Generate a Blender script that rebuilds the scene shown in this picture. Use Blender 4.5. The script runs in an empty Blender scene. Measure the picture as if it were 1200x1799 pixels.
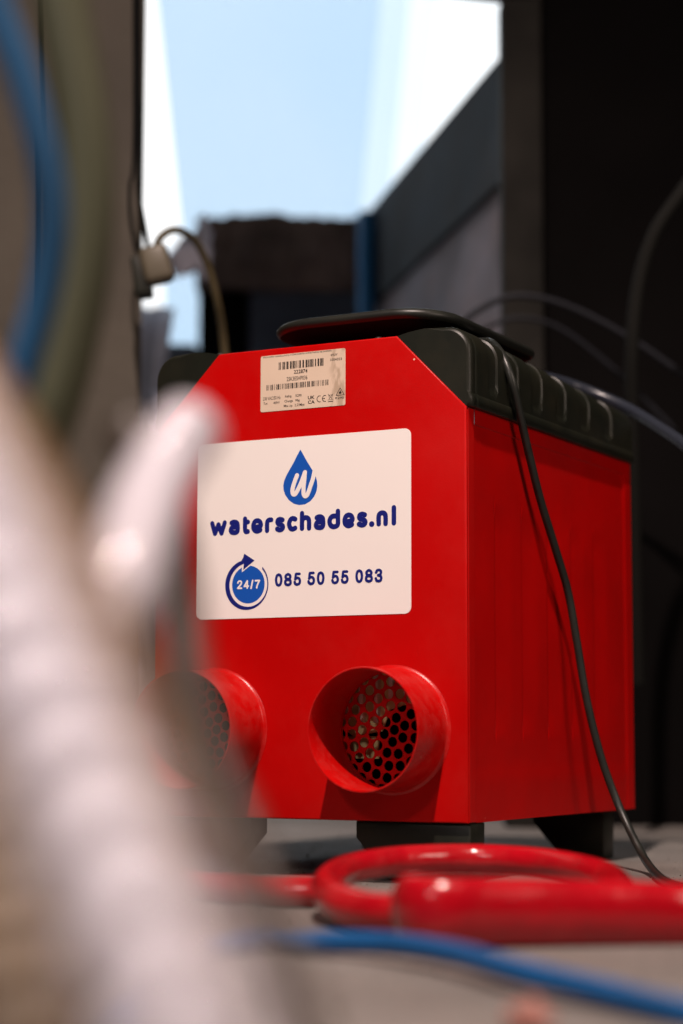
import bpy, bmesh, math, random
import numpy as np
from mathutils import Vector, Matrix
from mathutils.geometry import delaunay_2d_cdt
random.seed(7)
sc = bpy.context.scene
COL = sc.collection
R = math.radians

# ------------------------------------------------------------ camera
CAM = np.array([.9615, -1.4505, .1167]); YAW, PIT, ROLL, FPX = -.4914, .113, .0027, 3472.9
FW = np.array([math.sin(YAW)*math.cos(PIT), math.cos(YAW)*math.cos(PIT), math.sin(PIT)])
_r = np.array([math.cos(YAW), -math.sin(YAW), 0.]); _u = np.cross(_r, FW)
RT = _r*math.cos(ROLL)+_u*math.sin(ROLL); UP = -_r*math.sin(ROLL)+_u*math.cos(ROLL)
cam = bpy.data.cameras.new('camera'); camo = bpy.data.objects.new('camera', cam); COL.objects.link(camo)
camo.matrix_world = Matrix(((RT[0], UP[0], -FW[0], CAM[0]), (RT[1], UP[1], -FW[1], CAM[1]), (RT[2], UP[2], -FW[2], CAM[2]), (0, 0, 0, 1)))
cam.sensor_fit = 'VERTICAL'; cam.sensor_height = 36; cam.lens = FPX/1799*36
cam.clip_start = .01; cam.clip_end = 500
cam.dof.use_dof = True; cam.dof.focus_distance = 1.655; cam.dof.aperture_fstop = 2.9
sc.camera = camo

# ------------------------------------------------------------ world: overcast daylight seen through the opening
w = bpy.data.worlds.new('World'); sc.world = w; w.use_nodes = True
nt = w.node_tree; nt.nodes.clear()
out = nt.nodes.new('ShaderNodeOutputWorld'); bg = nt.nodes.new('ShaderNodeBackground')
tc = nt.nodes.new('ShaderNodeTexCoord'); nz = nt.nodes.new('ShaderNodeTexNoise'); cr = nt.nodes.new('ShaderNodeValToRGB')
nz.inputs['Scale'].default_value = 3.2; nz.inputs['Detail'].default_value = 3
cr.color_ramp.elements[0].position = .40; cr.color_ramp.elements[0].color = (.84, .93, 1.0, 1)
cr.color_ramp.elements[1].position = .62; cr.color_ramp.elements[1].color = (1.0, 1.0, 1.0, 1)
nt.links.new(tc.outputs['Generated'], nz.inputs['Vector']); nt.links.new(nz.outputs['Fac'], cr.inputs['Fac'])
nt.links.new(cr.outputs['Color'], bg.inputs['Color']); nt.links.new(bg.outputs[0], out.inputs[0])
bg.inputs['Strength'].default_value = 1.4

# ------------------------------------------------------------ lamps: one hard work lamp above the photographer, two added fills out of view
def lamp(kind, name, loc, target, energy, color, **kw):
    l = bpy.data.lights.new(name, kind); o = bpy.data.objects.new(name, l); COL.objects.link(o)
    o.location = loc; o.rotation_euler = (Vector(target)-Vector(loc)).to_track_quat('-Z', 'Y').to_euler()
    l.energy = energy; l.color = color
    for k, v in kw.items(): setattr(l, k, v)
    return o
lamp('SPOT', 'work_lamp', (.755, -1.38, 2.74), (.32, -.25, .10), 550, (1.0, .80, .72), spot_size=R(75), spot_blend=.8, shadow_soft_size=.038)
lamp('AREA', 'side_fill', (2.0, -.35, 1.0), (.3, .15, .25), 10.5, (1.0, .80, .70), size=.7)  # added soft fill from the right, brightens the side panel
lamp('AREA', 'hose_fill', (.36, -1.52, .78), (.74, -1.1, .14), 4.8, (1.0, .90, .88), size=.12)  # added small fill near the camera, brightens the foreground hoses
sc.view_settings.view_transform = 'Standard'; sc.view_settings.look = 'None'
sc.view_settings.exposure = 0; sc.view_settings.gamma = 1

# ------------------------------------------------------------ measuring helpers
def ray(px, py): return FW+RT*(px-600)/FPX+UP*(899.5-py)/FPX
def at(px, py, d): return Vector(CAM+ray(px, py)*d)
def on(px, py, ax, v):
    q = ray(px, py); return Vector(CAM+q*(v-CAM[ax])/q[ax])
def fr(a, b, z):                       # floor frame turned to look down the room: a across, b along, z up
    return Vector((CAM[0]+math.cos(YAW)*a+math.sin(YAW)*b, CAM[1]-math.sin(YAW)*a+math.cos(YAW)*b, z))

# ------------------------------------------------------------ materials
def mat(name, col, rough=.5, metal=0, noise=0, nscale=30, bump=0, bscale=200, spec=.5, dust=0, dustcol=(.35, .30, .24), dscale=6, coat=0, trans=0, ior=1.45, rvar=0, sheen=0):
    m = bpy.data.materials.new(name); m.use_nodes = True; t = m.node_tree; N = t.nodes; L = t.links
    b = N['Principled BSDF']; b.inputs['Roughness'].default_value = rough; b.inputs['Metallic'].default_value = metal
    b.inputs['Specular IOR Level'].default_value = spec; b.inputs['IOR'].default_value = ior
    b.inputs['Coat Weight'].default_value = coat; b.inputs['Transmission Weight'].default_value = trans
    b.inputs['Base Color'].default_value = (*col, 1)
    tc = N.new('ShaderNodeTexCoord'); src = None
    if noise:
        n = N.new('ShaderNodeTexNoise'); n.inputs['Scale'].default_value = nscale; n.inputs['Detail'].default_value = 6
        L.new(tc.outputs['Object'], n.inputs['Vector'])
        r = N.new('ShaderNodeValToRGB'); r.color_ramp.elements[0].position = .3; r.color_ramp.elements[1].position = .7
        r.color_ramp.elements[0].color = (*[c*(1-noise) for c in col], 1); r.color_ramp.elements[1].color = (*[min(1, c*(1+noise)) for c in col], 1)
        L.new(n.outputs['Fac'], r.inputs['Fac']); src = r.outputs['Color']
        if rvar:
            mr = N.new('ShaderNodeMapRange'); mr.inputs[3].default_value = rough-rvar; mr.inputs[4].default_value = rough+rvar
            L.new(n.outputs['Fac'], mr.inputs[0]); L.new(mr.outputs[0], b.inputs['Roughness'])
    if dust:
        n2 = N.new('ShaderNodeTexNoise'); n2.inputs['Scale'].default_value = dscale; n2.inputs['Detail'].default_value = 9; n2.inputs['Roughness'].default_value = .7
        L.new(tc.outputs['Object'], n2.inputs['Vector'])
        r2 = N.new('ShaderNodeValToRGB'); r2.color_ramp.elements[0].position = .45; r2.color_ramp.elements[1].position = .75
        r2.color_ramp.elements[0].color = (0, 0, 0, 1); r2.color_ramp.elements[1].color = (dust, dust, dust, 1)
        L.new(n2.outputs['Fac'], r2.inputs['Fac'])
        mx = N.new('ShaderNodeMix'); mx.data_type = 'RGBA'; L.new(r2.outputs['Color'], mx.inputs['Factor'])
        if src: L.new(src, mx.inputs['A'])
        else: mx.inputs['A'].default_value = (*col, 1)
        mx.inputs['B'].default_value = (*dustcol, 1); src = mx.outputs['Result']
    if src: L.new(src, b.inputs['Base Color'])
    if bump:
        n3 = N.new('ShaderNodeTexNoise'); n3.inputs['Scale'].default_value = bscale; n3.inputs['Detail'].default_value = 4
        L.new(tc.outputs['Object'], n3.inputs['Vector'])
        bp = N.new('ShaderNodeBump'); bp.inputs['Strength'].default_value = bump; bp.inputs['Distance'].default_value = .002
        L.new(n3.outputs['Fac'], bp.inputs['Height']); L.new(bp.outputs[0], b.inputs['Normal'])
    return m
RED = mat('red_powder_coat', (.435, .0012, .0012), .36, noise=.06, nscale=12, bump=.08, bscale=900, dust=.035, dustcol=(.50, .15, .12), dscale=14, rvar=.07, spec=.14)
REDD = mat('dusty_red_powder_coat', (.435, .0015, .0015), .30, noise=.06, nscale=12, bump=.08, bscale=900, dust=.10, dustcol=(.60, .24, .20), dscale=70, rvar=.1, spec=.4)
BLK = mat('black_moulded_plastic', (.0075, .009, .0055), .42, noise=.15, nscale=60, bump=.07, bscale=1500, dust=.22, dustcol=(.045, .034, .018), dscale=16, spec=.4)
BLK2 = mat('black_handle_plastic', (.008, .009, .007), .42, noise=.2, nscale=30, bump=.08, bscale=700, dust=.25, dustcol=(.055, .055, .035), dscale=8)
STK = mat('white_vinyl', (.84, .79, .76), .38, noise=.015, nscale=8, spec=.35)
NAVY = mat('navy_print', (.006, .012, .17), .4)
BLUE = mat('blue_print', (.006, .085, .44), .4)
BLKP = mat('black_print', (.015, .013, .012), .5)
LBL = mat('silvered_label', (.66, .52, .40), .42, noise=.04, nscale=20, dust=.0)
STEEL = mat('zinc_screw', (.35, .33, .30), .35, metal=.9)
OLIVE = mat('dusty_lit_olive_sheet', (.66, .54, .24), .5, noise=.35, nscale=40, dust=.4, dustcol=(.35, .28, .15), dscale=40)
PALE = mat('pale_lit_sheet', (.85, .72, .60), .5, noise=.25, nscale=50)  # both sheet colours kept bright in place of light inside the casing
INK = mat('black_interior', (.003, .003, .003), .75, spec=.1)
CORD = mat('black_rubber_cord', (.011, .013, .011), .40, noise=.2, nscale=100, dust=.15, dustcol=(.09, .08, .06), dscale=30)
HOSER = mat('red_pvc_hose', (.38, .003, .009), .18, noise=.15, nscale=25, bump=.4, bscale=90, dust=.10, dustcol=(.5, .15, .12), dscale=18, coat=.2)
HOSEB = mat('blue_cable_jacket', (.002, .075, .23), .5, noise=.1)
WHT = mat('white_ribbed_plastic', (.82, .80, .88), .10, noise=.06, nscale=20, dust=.20, dustcol=(.55, .42, .30), dscale=9, coat=.7, spec=.8)
TAN = mat('tan_ribbed_plastic', (.24, .15, .085), .4, noise=.2, nscale=15)
CONC = mat('concrete_floor', (.155, .142, .130), .6, noise=.3, nscale=5, bump=.7, bscale=90, dust=.4, dustcol=(.085, .076, .066), dscale=3)
PLAS = mat('brown_plaster', (.056, .048, .037), .85, noise=.25, nscale=4, bump=.8, bscale=30)
DARK = mat('shade_dark_wall', (.0035, .003, .003), .95, noise=.4, nscale=3, spec=.08)  # near-black base colour: the shade on the wall is painted in
POST = mat('dark_weathered_timber', (.014, .013, .011), .85, noise=.5, nscale=8, bump=.6, bscale=40, spec=.2)
WOODD = mat('dark_brown_timber', (.030, .024, .023), .85, noise=.5, nscale=9)
GREY = mat('grey_render', (.17, .155, .18), .9, noise=.55, nscale=6, dust=.55, dustcol=(.20, .11, .085), dscale=8)
TIMB = mat('far_brown_timber', (.13, .085, .070), .9, noise=.7, nscale=9)
COPE = mat('slate_coping', (.008, .014, .022), .9, noise=.6, nscale=7, dust=.35, dustcol=(.040, .026, .020), dscale=9)
BLGREY = mat('blue_grey_board', (.12, .14, .18), .9, noise=.4, nscale=6)
CLEAR = mat('clear_grey_tubing', (.022, .026, .036), .25, spec=.45)
FAINT = mat('dusty_grey_cable', (.012, .013, .017), .6, spec=.2)

def translucent(m, col, f):
    t = m.node_tree; N = t.nodes; L = t.links; b = N['Principled BSDF']; tr = N.new('ShaderNodeBsdfTranslucent'); mx = N.new('ShaderNodeMixShader')
    tr.inputs[0].default_value = (*col, 1); mx.inputs[0].default_value = f; L.new(b.outputs[0], mx.inputs[1]); L.new(tr.outputs[0], mx.inputs[2]); L.new(mx.outputs[0], N['Material Output'].inputs[0])
translucent(WHT, (.80, .74, .76), .3); translucent(TAN, (.34, .21, .11), .2)
def specks(m, scale, thr, colr):
    t = m.node_tree; N = t.nodes; L = t.links; b = N['Principled BSDF']; old = b.inputs['Base Color'].links[0].from_socket
    tc = N.new('ShaderNodeTexCoord'); v = N.new('ShaderNodeTexVoronoi'); v.inputs['Scale'].default_value = scale; L.new(tc.outputs['Object'], v.inputs['Vector'])
    c1 = N.new('ShaderNodeMath'); c1.operation = 'LESS_THAN'; c1.inputs[1].default_value = thr; L.new(v.outputs['Distance'], c1.inputs[0])
    sx = N.new('ShaderNodeSeparateColor'); L.new(v.outputs['Color'], sx.inputs[0])
    c2 = N.new('ShaderNodeMath'); c2.operation = 'GREATER_THAN'; c2.inputs[1].default_value = .72; L.new(sx.outputs[0], c2.inputs[0])
    mu = N.new('ShaderNodeMath'); mu.operation = 'MULTIPLY'; L.new(c1.outputs[0], mu.inputs[0]); L.new(c2.outputs[0], mu.inputs[1])
    mx = N.new('ShaderNodeMix'); mx.data_type = 'RGBA'; L.new(mu.outputs[0], mx.inputs['Factor']); L.new(old, mx.inputs['A']); mx.inputs['B'].default_value = (*colr, 1)
    L.new(mx.outputs['Result'], b.inputs['Base Color'])
REDS = mat('smudged_red_powder_coat', (.435, .0012, .0012), .38, noise=.10, nscale=9, bump=.08, bscale=900, dust=.45, dustcol=(.22, .004, .003), dscale=7, rvar=.09, spec=.14)
for m_ in (RED, REDS, REDD): specks(m_, 38, .030, (.75, .45, .35))
def sheetmat():
    m = bpy.data.materials.new('clear_blue_polycarbonate'); m.use_nodes = True; t = m.node_tree; N = t.nodes; L = t.links
    b = N['Principled BSDF']; tr = N.new('ShaderNodeBsdfTransparent'); mx = N.new('ShaderNodeMixShader')
    tr.inputs[0].default_value = (.925, .966, 1.0, 1); b.inputs['Base Color'].default_value = (.55, .7, .85, 1); b.inputs['Roughness'].default_value = .4
    mx.inputs[0].default_value = .06; L.new(tr.outputs[0], mx.inputs[1]); L.new(b.outputs[0], mx.inputs[2]); L.new(mx.outputs[0], N['Material Output'].inputs[0])
    return m
SHEET = sheetmat()

# ------------------------------------------------------------ mesh helpers
def link(name, me, m=None, parent=None, smooth=None):
    o = bpy.data.objects.new(name, me); COL.objects.link(o)
    if m: me.materials.append(m)
    if parent: o.parent = parent
    if smooth:
        for p in me.polygons: p.use_smooth = True
        if smooth is not True:
            md = o.modifiers.new('edge_split', 'EDGE_SPLIT'); md.split_angle = R(smooth)
    return o
def obj(name, bm, m, parent=None, smooth=None):
    bmesh.ops.recalc_face_normals(bm, faces=bm.faces[:])
    me = bpy.data.meshes.new(name); bm.to_mesh(me); bm.free()
    return link(name, me, m, parent, smooth)
def tag(o, label=None, cat=None, group=None, kind=None):
    if label: o['label'] = label
    if cat: o['category'] = cat
    if group: o['group'] = group
    if kind: o['kind'] = kind
    return o
def empty(name, loc, label, cat, group=None):
    o = bpy.data.objects.new(name, None); COL.objects.link(o); o.location = loc; o.empty_display_size = .05
    return tag(o, label, cat, group)
def catmull(P, n=8, closed=False):
    P = [Vector(p) for p in P]; out = []; N = len(P)
    rng = range(N) if closed else range(N-1)
    for i in rng:
        p0 = P[(i-1) % N] if closed or i else P[0]*2-P[1]
        p1 = P[i]; p2 = P[(i+1) % N]
        p3 = P[(i+2) % N] if closed or i+2 < N else P[-1]*2-P[-2]
        for k in range(n):
            t = k/n
            out.append(.5*((2*p1)+(p2-p0)*t+(2*p0-5*p1+4*p2-p3)*t*t+(3*p1-p0-3*p2+p3)*t**3))
    if not closed: out.append(P[-1])
    return out
def tube(name, path, rad, m, parent=None, seg=14, off=Vector((0, 0, 0)), sx=None, cap=True):
    """rad: number or f(s01, length_along); sx: flattening across, gives an upright oval section"""
    bm = bmesh.new(); rings = []; n = len(path); L = 0; Ls = [0]
    for i in range(1, n): L += (path[i]-path[i-1]).length; Ls.append(L)
    prev = None
    for i, p in enumerate(path):
        t = (path[min(i+1, n-1)]-path[max(i-1, 0)]).normalized()
        if prev is None or sx is not None:
            up = Vector((0, 0, 1)) if abs(t.z) < .95 else Vector((0, 1, 0))
            if prev is not None and abs(t.z) >= .95: up = prev
        else: up = prev
        a = t.cross(up).normalized(); b = a.cross(t).normalized(); prev = b
        r = rad(Ls[i]/L, Ls[i]) if callable(rad) else rad
        s = sx(Ls[i]/L) if callable(sx) else (sx or 1)
        rings.append([bm.verts.new(p-off+a*math.cos(2*math.pi*k/seg)*r*s+b*math.sin(2*math.pi*k/seg)*r) for k in range(seg)])
    for i in range(n-1):
        for k in range(seg):
            bm.faces.new((rings[i][k], rings[i][(k+1) % seg], rings[i+1][(k+1) % seg], rings[i+1][k]))
    if cap: bm.faces.new(rings[0]); bm.faces.new(rings[-1][::-1])
    return obj(name, bm, m, parent, smooth=50)
def bevbox(name, x0, x1, y0, y1, z0, z1, m, parent=None, bev=.002, seg=2, off=Vector((0, 0, 0)), xf=None):
    bm = bmesh.new(); bmesh.ops.create_cube(bm, size=1)
    for v in bm.verts: v.co = Vector((x0+(v.co.x+.5)*(x1-x0), y0+(v.co.y+.5)*(y1-y0), z0+(v.co.z+.5)*(z1-z0)))
    if bev: bmesh.ops.bevel(bm, geom=bm.edges[:], offset=bev, segments=seg, affect='EDGES', profile=.5)
    for v in bm.verts: v.co = (xf(v.co) if xf else v.co)-off
    return obj(name, bm, m, parent, smooth=35)
def rbox(name, a0, a1, b0, b1, z0, z1, m, parent=None, bev=.003, off=Vector((0, 0, 0))):
    return bevbox(name, a0, a1, b0, b1, z0, z1, m, parent, bev, 2, off, lambda v: fr(v.x, v.y, v.z))
def prism(name, poly, d0, d1, m, parent=None, axis='y', bev=0, off=Vector((0, 0, 0)), smooth=35):
    f = {'y': lambda u, v, d: Vector((u, d, v)), 'x': lambda u, v, d: Vector((d, u, v)), 'z': lambda u, v, d: Vector((u, v, d))}[axis]
    bm = bmesh.new(); A = [bm.verts.new(f(u, v, d0)) for u, v in poly]; B = [bm.verts.new(f(u, v, d1)) for u, v in poly]; n = len(poly)
    bm.faces.new(A); bm.faces.new(B[::-1])
    for i in range(n): bm.faces.new((A[i], B[i], B[(i+1) % n], A[(i+1) % n]))
    if bev: bmesh.ops.bevel(bm, geom=bm.edges[:], offset=bev, segments=2, affect='EDGES', profile=.5)
    for v in bm.verts: v.co -= off
    return obj(name, bm, m, parent, smooth=smooth)
def inset_poly(poly, d):                # convex, counter-clockwise
    n = len(poly); out = []
    for i in range(n):
        p = Vector(poly[i]); a = (p-Vector(poly[i-1])).normalized(); b = (Vector(poly[(i+1) % n])-p).normalized()
        na = Vector((-a.y, a.x)); nb = Vector((-b.y, b.x)); s = na+nb
        out.append(tuple(p+s*(d/(1+na.dot(nb)))))
    return out
def holed_plate(name, outline, holes, y0, th, m, parent, rnd=0, off=Vector((0, 0, 0))):
    """plate in the x-z plane, front at y0 facing -y, thickness th, real round holes (cx, cz, r, n)"""
    inner = inset_poly(outline, rnd) if rnd else outline
    V = [Vector(p) for p in inner]; E = [(i, (i+1) % len(V)) for i in range(len(V))]
    loops = []
    for cx, cz, r, n in holes:
        s = len(V); V += [Vector((cx+r*math.cos(2*math.pi*k/n), cz+r*math.sin(2*math.pi*k/n))) for k in range(n)]
        E += [(s+k, s+(k+1) % n) for k in range(n)]; loops.append((s, n))
    vs, es, fs, ov, oe, of = delaunay_2d_cdt(V, E, [list(range(len(inner)))], 1, 1e-7)
    bm = bmesh.new(); F = [bm.verts.new((v.x, y0, v.y)) for v in vs]; Bk = [bm.verts.new((v.x, y0+th, v.y)) for v in vs]
    for f in fs:
        c = sum((vs[i] for i in f), Vector((0, 0)))/len(f)
        if any((c-Vector((h[0], h[1]))).length < h[2]*math.cos(math.pi/h[3])*.999 for h in holes): continue
        bm.faces.new([F[i] for i in f]); bm.faces.new([Bk[i] for i in f][::-1])
    if rnd:
        nn = len(inner); rings = [[F[i] for i in range(nn)]]
        for k in range(1, 5):
            a = math.pi/2*k/4; pts = inset_poly(outline, rnd*(1-math.sin(a))) if k < 4 else outline
            rings.append([bm.verts.new((p[0], y0+rnd*(1-math.cos(a)), p[1])) for p in pts])
        for r0, r1 in zip(rings, rings[1:]):
            for i in range(nn): bm.faces.new((r0[i], r0[(i+1) % nn], r1[(i+1) % nn], r1[i]))
    bmap = {}
    for h, (s, n) in zip(holes, loops):
        idx = [min(range(len(vs)), key=lambda q: (vs[q]-V[s+k]).length_squared) for k in range(n)]
        for k in range(n): bm.faces.new((F[idx[k]], F[idx[(k+1) % n]], Bk[idx[(k+1) % n]], Bk[idx[k]]))
    for v in bm.verts: v.co -= off
    return obj(name, bm, m, parent, smooth=30)

# ------------------------------------------------------------ THE SETTING
bm = bmesh.new(); S = 30; n = 60
bmesh.ops.create_grid(bm, x_segments=n, y_segments=n, size=S)
tag(obj('floor', bm, CONC), kind='structure')
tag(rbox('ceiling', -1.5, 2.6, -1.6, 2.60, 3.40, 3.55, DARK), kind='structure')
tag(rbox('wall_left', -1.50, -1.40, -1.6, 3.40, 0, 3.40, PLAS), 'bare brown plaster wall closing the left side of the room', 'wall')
tag(rbox('wall_right', 2.50, 2.60, -1.6, 2.64, 0, 3.40, DARK), 'dark wall closing the right side of the room', 'wall')
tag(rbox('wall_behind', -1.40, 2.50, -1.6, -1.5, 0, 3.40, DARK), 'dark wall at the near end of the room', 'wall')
def frame_prism(name, ab, z0, z1, m, parent=None):
    bm = bmesh.new(); A = [bm.verts.new(fr(a, b, z0)) for a, b in ab]; B = [bm.verts.new(fr(a, b, z1)) for a, b in ab]; n = len(ab)
    bm.faces.new(A[::-1]); bm.faces.new(B)
    for i in range(n): bm.faces.new((A[i], A[(i+1) % n], B[(i+1) % n], B[i]))
    return obj(name, bm, m, parent)
tag(frame_prism('plastered_pier', [(-1.50, 2.32), (-.244, 2.32), (-.240, 2.325), (-.2685, 2.56), (-1.50, 2.56)], 0, 3.40, PLAS), 'brown plastered pier at the left edge of the bright opening', 'pier')
tag(rbox('timber_post', .214, .268, 2.58, 2.63, 0, 1.111, POST), 'dark upright timber post at the right edge of the bright opening', 'post')
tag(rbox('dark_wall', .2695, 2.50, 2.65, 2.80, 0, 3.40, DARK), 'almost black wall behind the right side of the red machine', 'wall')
# header above the opening, its lower edge slightly out of level
bm = bmesh.new(); q = []
for b in (2.58, 2.62):
    q.append([bm.verts.new(fr(a, b, z)) for a, z in ((-.262, 1.170), (.268, 1.112), (.2685, 3.399), (-.262, 3.399))])
bm.faces.new(q[0]); bm.faces.new(q[1][::-1])
for i in range(4): bm.faces.new((q[0][i], q[1][i], q[1][(i+1) % 4], q[0][(i+1) % 4]))
tag(obj('header_beam', bm, WOODD), 'dark header beam across the top of the bright opening', 'beam')

# yard beyond the opening: far wall with a timber on top, side wall running away, blue pipe
def frame_prism(name, ab, z0, z1, m, parent=None):
    bm = bmesh.new(); A = [bm.verts.new(fr(a, b, z0)) for a, b in ab]; B = [bm.verts.new(fr(a, b, z1)) for a, b in ab]; n = len(ab)
    bm.faces.new(A[::-1]); bm.faces.new(B)
    for i in range(n): bm.faces.new((A[i], A[(i+1) % n], B[(i+1) % n], B[i]))
    return obj(name, bm, m, parent)
e = empty('side_wall', fr(.2, 3, 0), 'grey rendered side wall with a dark coping running away under the daylight', 'wall')
e0 = fr(.2, 3, 0)
def fp(name, ab, z0, z1, m, parent, o0):
    o = frame_prism(name, ab, z0, z1, m, parent); o.data.transform(Matrix.Translation(-o0)); return o
fp('rendered_face', [(.250, 2.66), (.052, 3.60), (.14, 3.65), (.262, 3.2), (.262, 2.66)], 0, .900, GREY, e, e0)
fp('coping', [(.239, 2.66), (.0425, 3.60), (.16, 3.68), (.266, 3.2), (.266, 2.66)], .900, 1.081, COPE, e, e0)
e = empty('far_wall', fr(-.1, 3.6, 0), 'far wall of dark boards under a heavy brown timber', 'wall'); e0 = fr(-.1, 3.6, 0)
bm = bmesh.new(); rg = random.Random(11); cols = []
for i in range(27):
    a_ = -.272+.311*i/26; jt = rg.uniform(-.003, .0035)+(.006 if 4 < i < 15 else 0)
    cols.append([bm.verts.new(fr(a_, b_, z_)-e0) for b_, z_ in ((3.60, .945+rg.uniform(-.004, .004)), (3.598+rg.uniform(-.004, .004), 1.0), (3.60, 1.078+jt), (3.70, 1.078+jt), (3.70, .945))])
for c0_, c1_ in zip(cols, cols[1:]):
    for k in range(5): bm.faces.new((c0_[k], c1_[k], c1_[(k+1) % 5], c0_[(k+1) % 5]))
bm.faces.new(cols[0]); bm.faces.new(cols[-1][::-1])
obj('top_timber', bm, TIMB, e)
fp('dark_board', [(-.268, 3.63), (-.175, 3.63), (-.175, 3.67), (-.268, 3.67)], 0, .944, DARK, e, e0)
fp('blue_grey_board', [(-.174, 3.64), (.036, 3.64), (.036, 3.68), (-.174, 3.68)], 0, .944, BLGREY, e, e0)
tag(frame_prism('low_wall', [(-.345, 3.58), (-.269, 3.58), (-.269, 3.70), (-.345, 3.70)], 0, .833, BLGREY), 'low blue grey wall end below the thin bright slit', 'wall')
tag(tube('blue_pipe', [fr(.045, 3.50, 0), fr(.044, 3.50, 1.06)], .016, mat('blue_pipe_paint', (.015, .14, .34), .4)), 'upright blue pipe in the corner of the far wall', 'pipe')
tag(tube('orange_pipe', [fr(.163, 3.14, 0), fr(.163, 3.14, .86)], .011, mat('rust_pipe_paint', (.30, .08, .05), .6)), 'short rusty orange pipe in front of the grey side wall', 'pipe')
WP = mat('pale_plastic_sheeting', (.45, .49, .62), .4, noise=.3, nscale=14)
bm = bmesh.new(); g = []
for i in range(15):
    g.append([bm.verts.new(fr(-.42+.128*i/14+.01*math.sin(j*.9), 3.30+.012*math.sin(i*1.7+j*.3), .12+j*.048)) for j in range(16)])
for i in range(14):
    for j in range(15): bm.faces.new((g[i][j], g[i+1][j], g[i+1][j+1], g[i][j+1]))
o = obj('plastic_sheeting', bm, WP, smooth=True); sm = o.modifiers.new('thick', 'SOLIDIFY'); sm.thickness = .002
tag(o, 'pale blue creased plastic sheeting hanging left of the bright slit', 'plastic sheeting')
# polycarbonate sheet, edge leaning, behind the far wall
bm = bmesh.new(); dd = 4.1
for q0, q1, e_ in ((790, 700, 0), (735, 655, .03), (685, 605, .06)):
    p = [at(256+e_*40, -160, dd+e_), at(318+e_*40, 415, dd+e_), at(286+e_*40, 450, dd+e_), at(286+e_*40, 660, dd+e_), at(q1, 660, dd+e_), at(q0, -160, dd+e_)]
    vs = [bm.verts.new(v) for v in p]; bm.faces.new(vs)
r_ = bmesh.ops.extrude_face_region(bm, geom=bm.faces[:]); 
for v in r_['geom']:
    if isinstance(v, bmesh.types.BMVert): v.co += Vector((FW[0], FW[1], 0))*.004
tag(obj('roof_sheet', bm, SHEET), 'pale blue see-through plastic sheet filling the bright opening', 'roof sheet')

# ------------------------------------------------------------ THE DEHUMIDIFIER
W, ZB, ZT, D, CX, CZ = .30, .048, .4486, .3875, .0632, .0641
DH = empty('dehumidifier', (W/2, D/2, 0), 'red metal dehumidifier with black plastic top corners and a white logo sticker', 'dehumidifier')
O = Vector((W/2, D/2, 0))
XD = (.0616, .2326); ZD = .1221; RD = .0499; LD = .0532
hexo = [(0, ZB), (W, ZB), (W, ZT-CZ), (W-CX, ZT), (CX, ZT), (0, ZT-CZ)]
front = holed_plate('front_panel', hexo, [(x, ZD, RD-.0022, 72) for x in XD], 0, .0035, RED, DH, rnd=.0016, off=O)
# folded side edges of the front panel
for s in (0, 1):
    x0, x1 = ((W-.0012, W+.0002) if s else (-.0002, .0012))
    bevbox('front_flange', x0, x1, .0036, .0155, ZB+.0005, ZT-CZ-.0005, RED, DH, .0003, 1, O)
for s in (0, 1):                                           # side panels, pressed flutes
    bm = bmesh.new(); NY, NZ = 150, 60; g = []
    def depth(y, z):
        d = 0
        for y0 in (.058, .115, .172, .229, .286):
            a = (y-y0)/.034
            if 0 <= a <= 1:
                k = min(1, a/.012)*(1-a)
                kz = min(1, max(0, (z-.117)/.020))*min(1, max(0, (.311-z)/.020))
                d = max(d, .0015*k*kz)
        for y0 in (.058, .115, .172, .229, .286):
            d += .0024*max(0, 1-abs(y-y0)/.0011)*min(1, max(0, (z-.112)/.03))*min(1, max(0, (.316-z)/.03))
        hem = .0016 if z > .3715 else 0
        low = .0012*min(1, max(0, (.090-z)/.006))
        fold = .0012*min(1, max(0, (y-(D-.020))/.003))
        return .0006-d+max(hem*.7, low*.5, fold)
    ys = sorted(set([.0158+(D-.0158)*i/NY for i in range(NY+1)]+[y+e for y in (.058, .115, .172, .229, .286) for e in (-.0012, -.0006, 0, .0006, .0012, .002)]))
    zs = sorted(set([ZB+(ZT-CZ-ZB)*j/NZ for j in range(NZ+1)]+[.3712, .3718, .117, .311]))
    for y in ys: g.append([bm.verts.new(Vector((W-.0012+depth(y, z) if s else .0012-depth(y, z), y, z))-O) for z in zs])
    for i in range(len(ys)-1):
        for j in range(len(zs)-1): bm.faces.new((g[i][j], g[i+1][j], g[i+1][j+1], g[i][j+1]))
    obj('side_panel', bm, REDS, DH, smooth=28)
bevbox('bottom_panel', .002, W-.002, .004, D-.002, ZB+.0006, ZB+.0026, RED, DH, .0005, 1, O)
bevbox('back_panel', .002, W-.002, D-.002, D, ZB, ZT-CZ, RED, DH, .0006, 1, O)
bevbox('top_panel', CX, W-CX, .004, D, ZT-.0025, ZT-.0006, RED, DH, .0004, 1, O)

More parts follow.
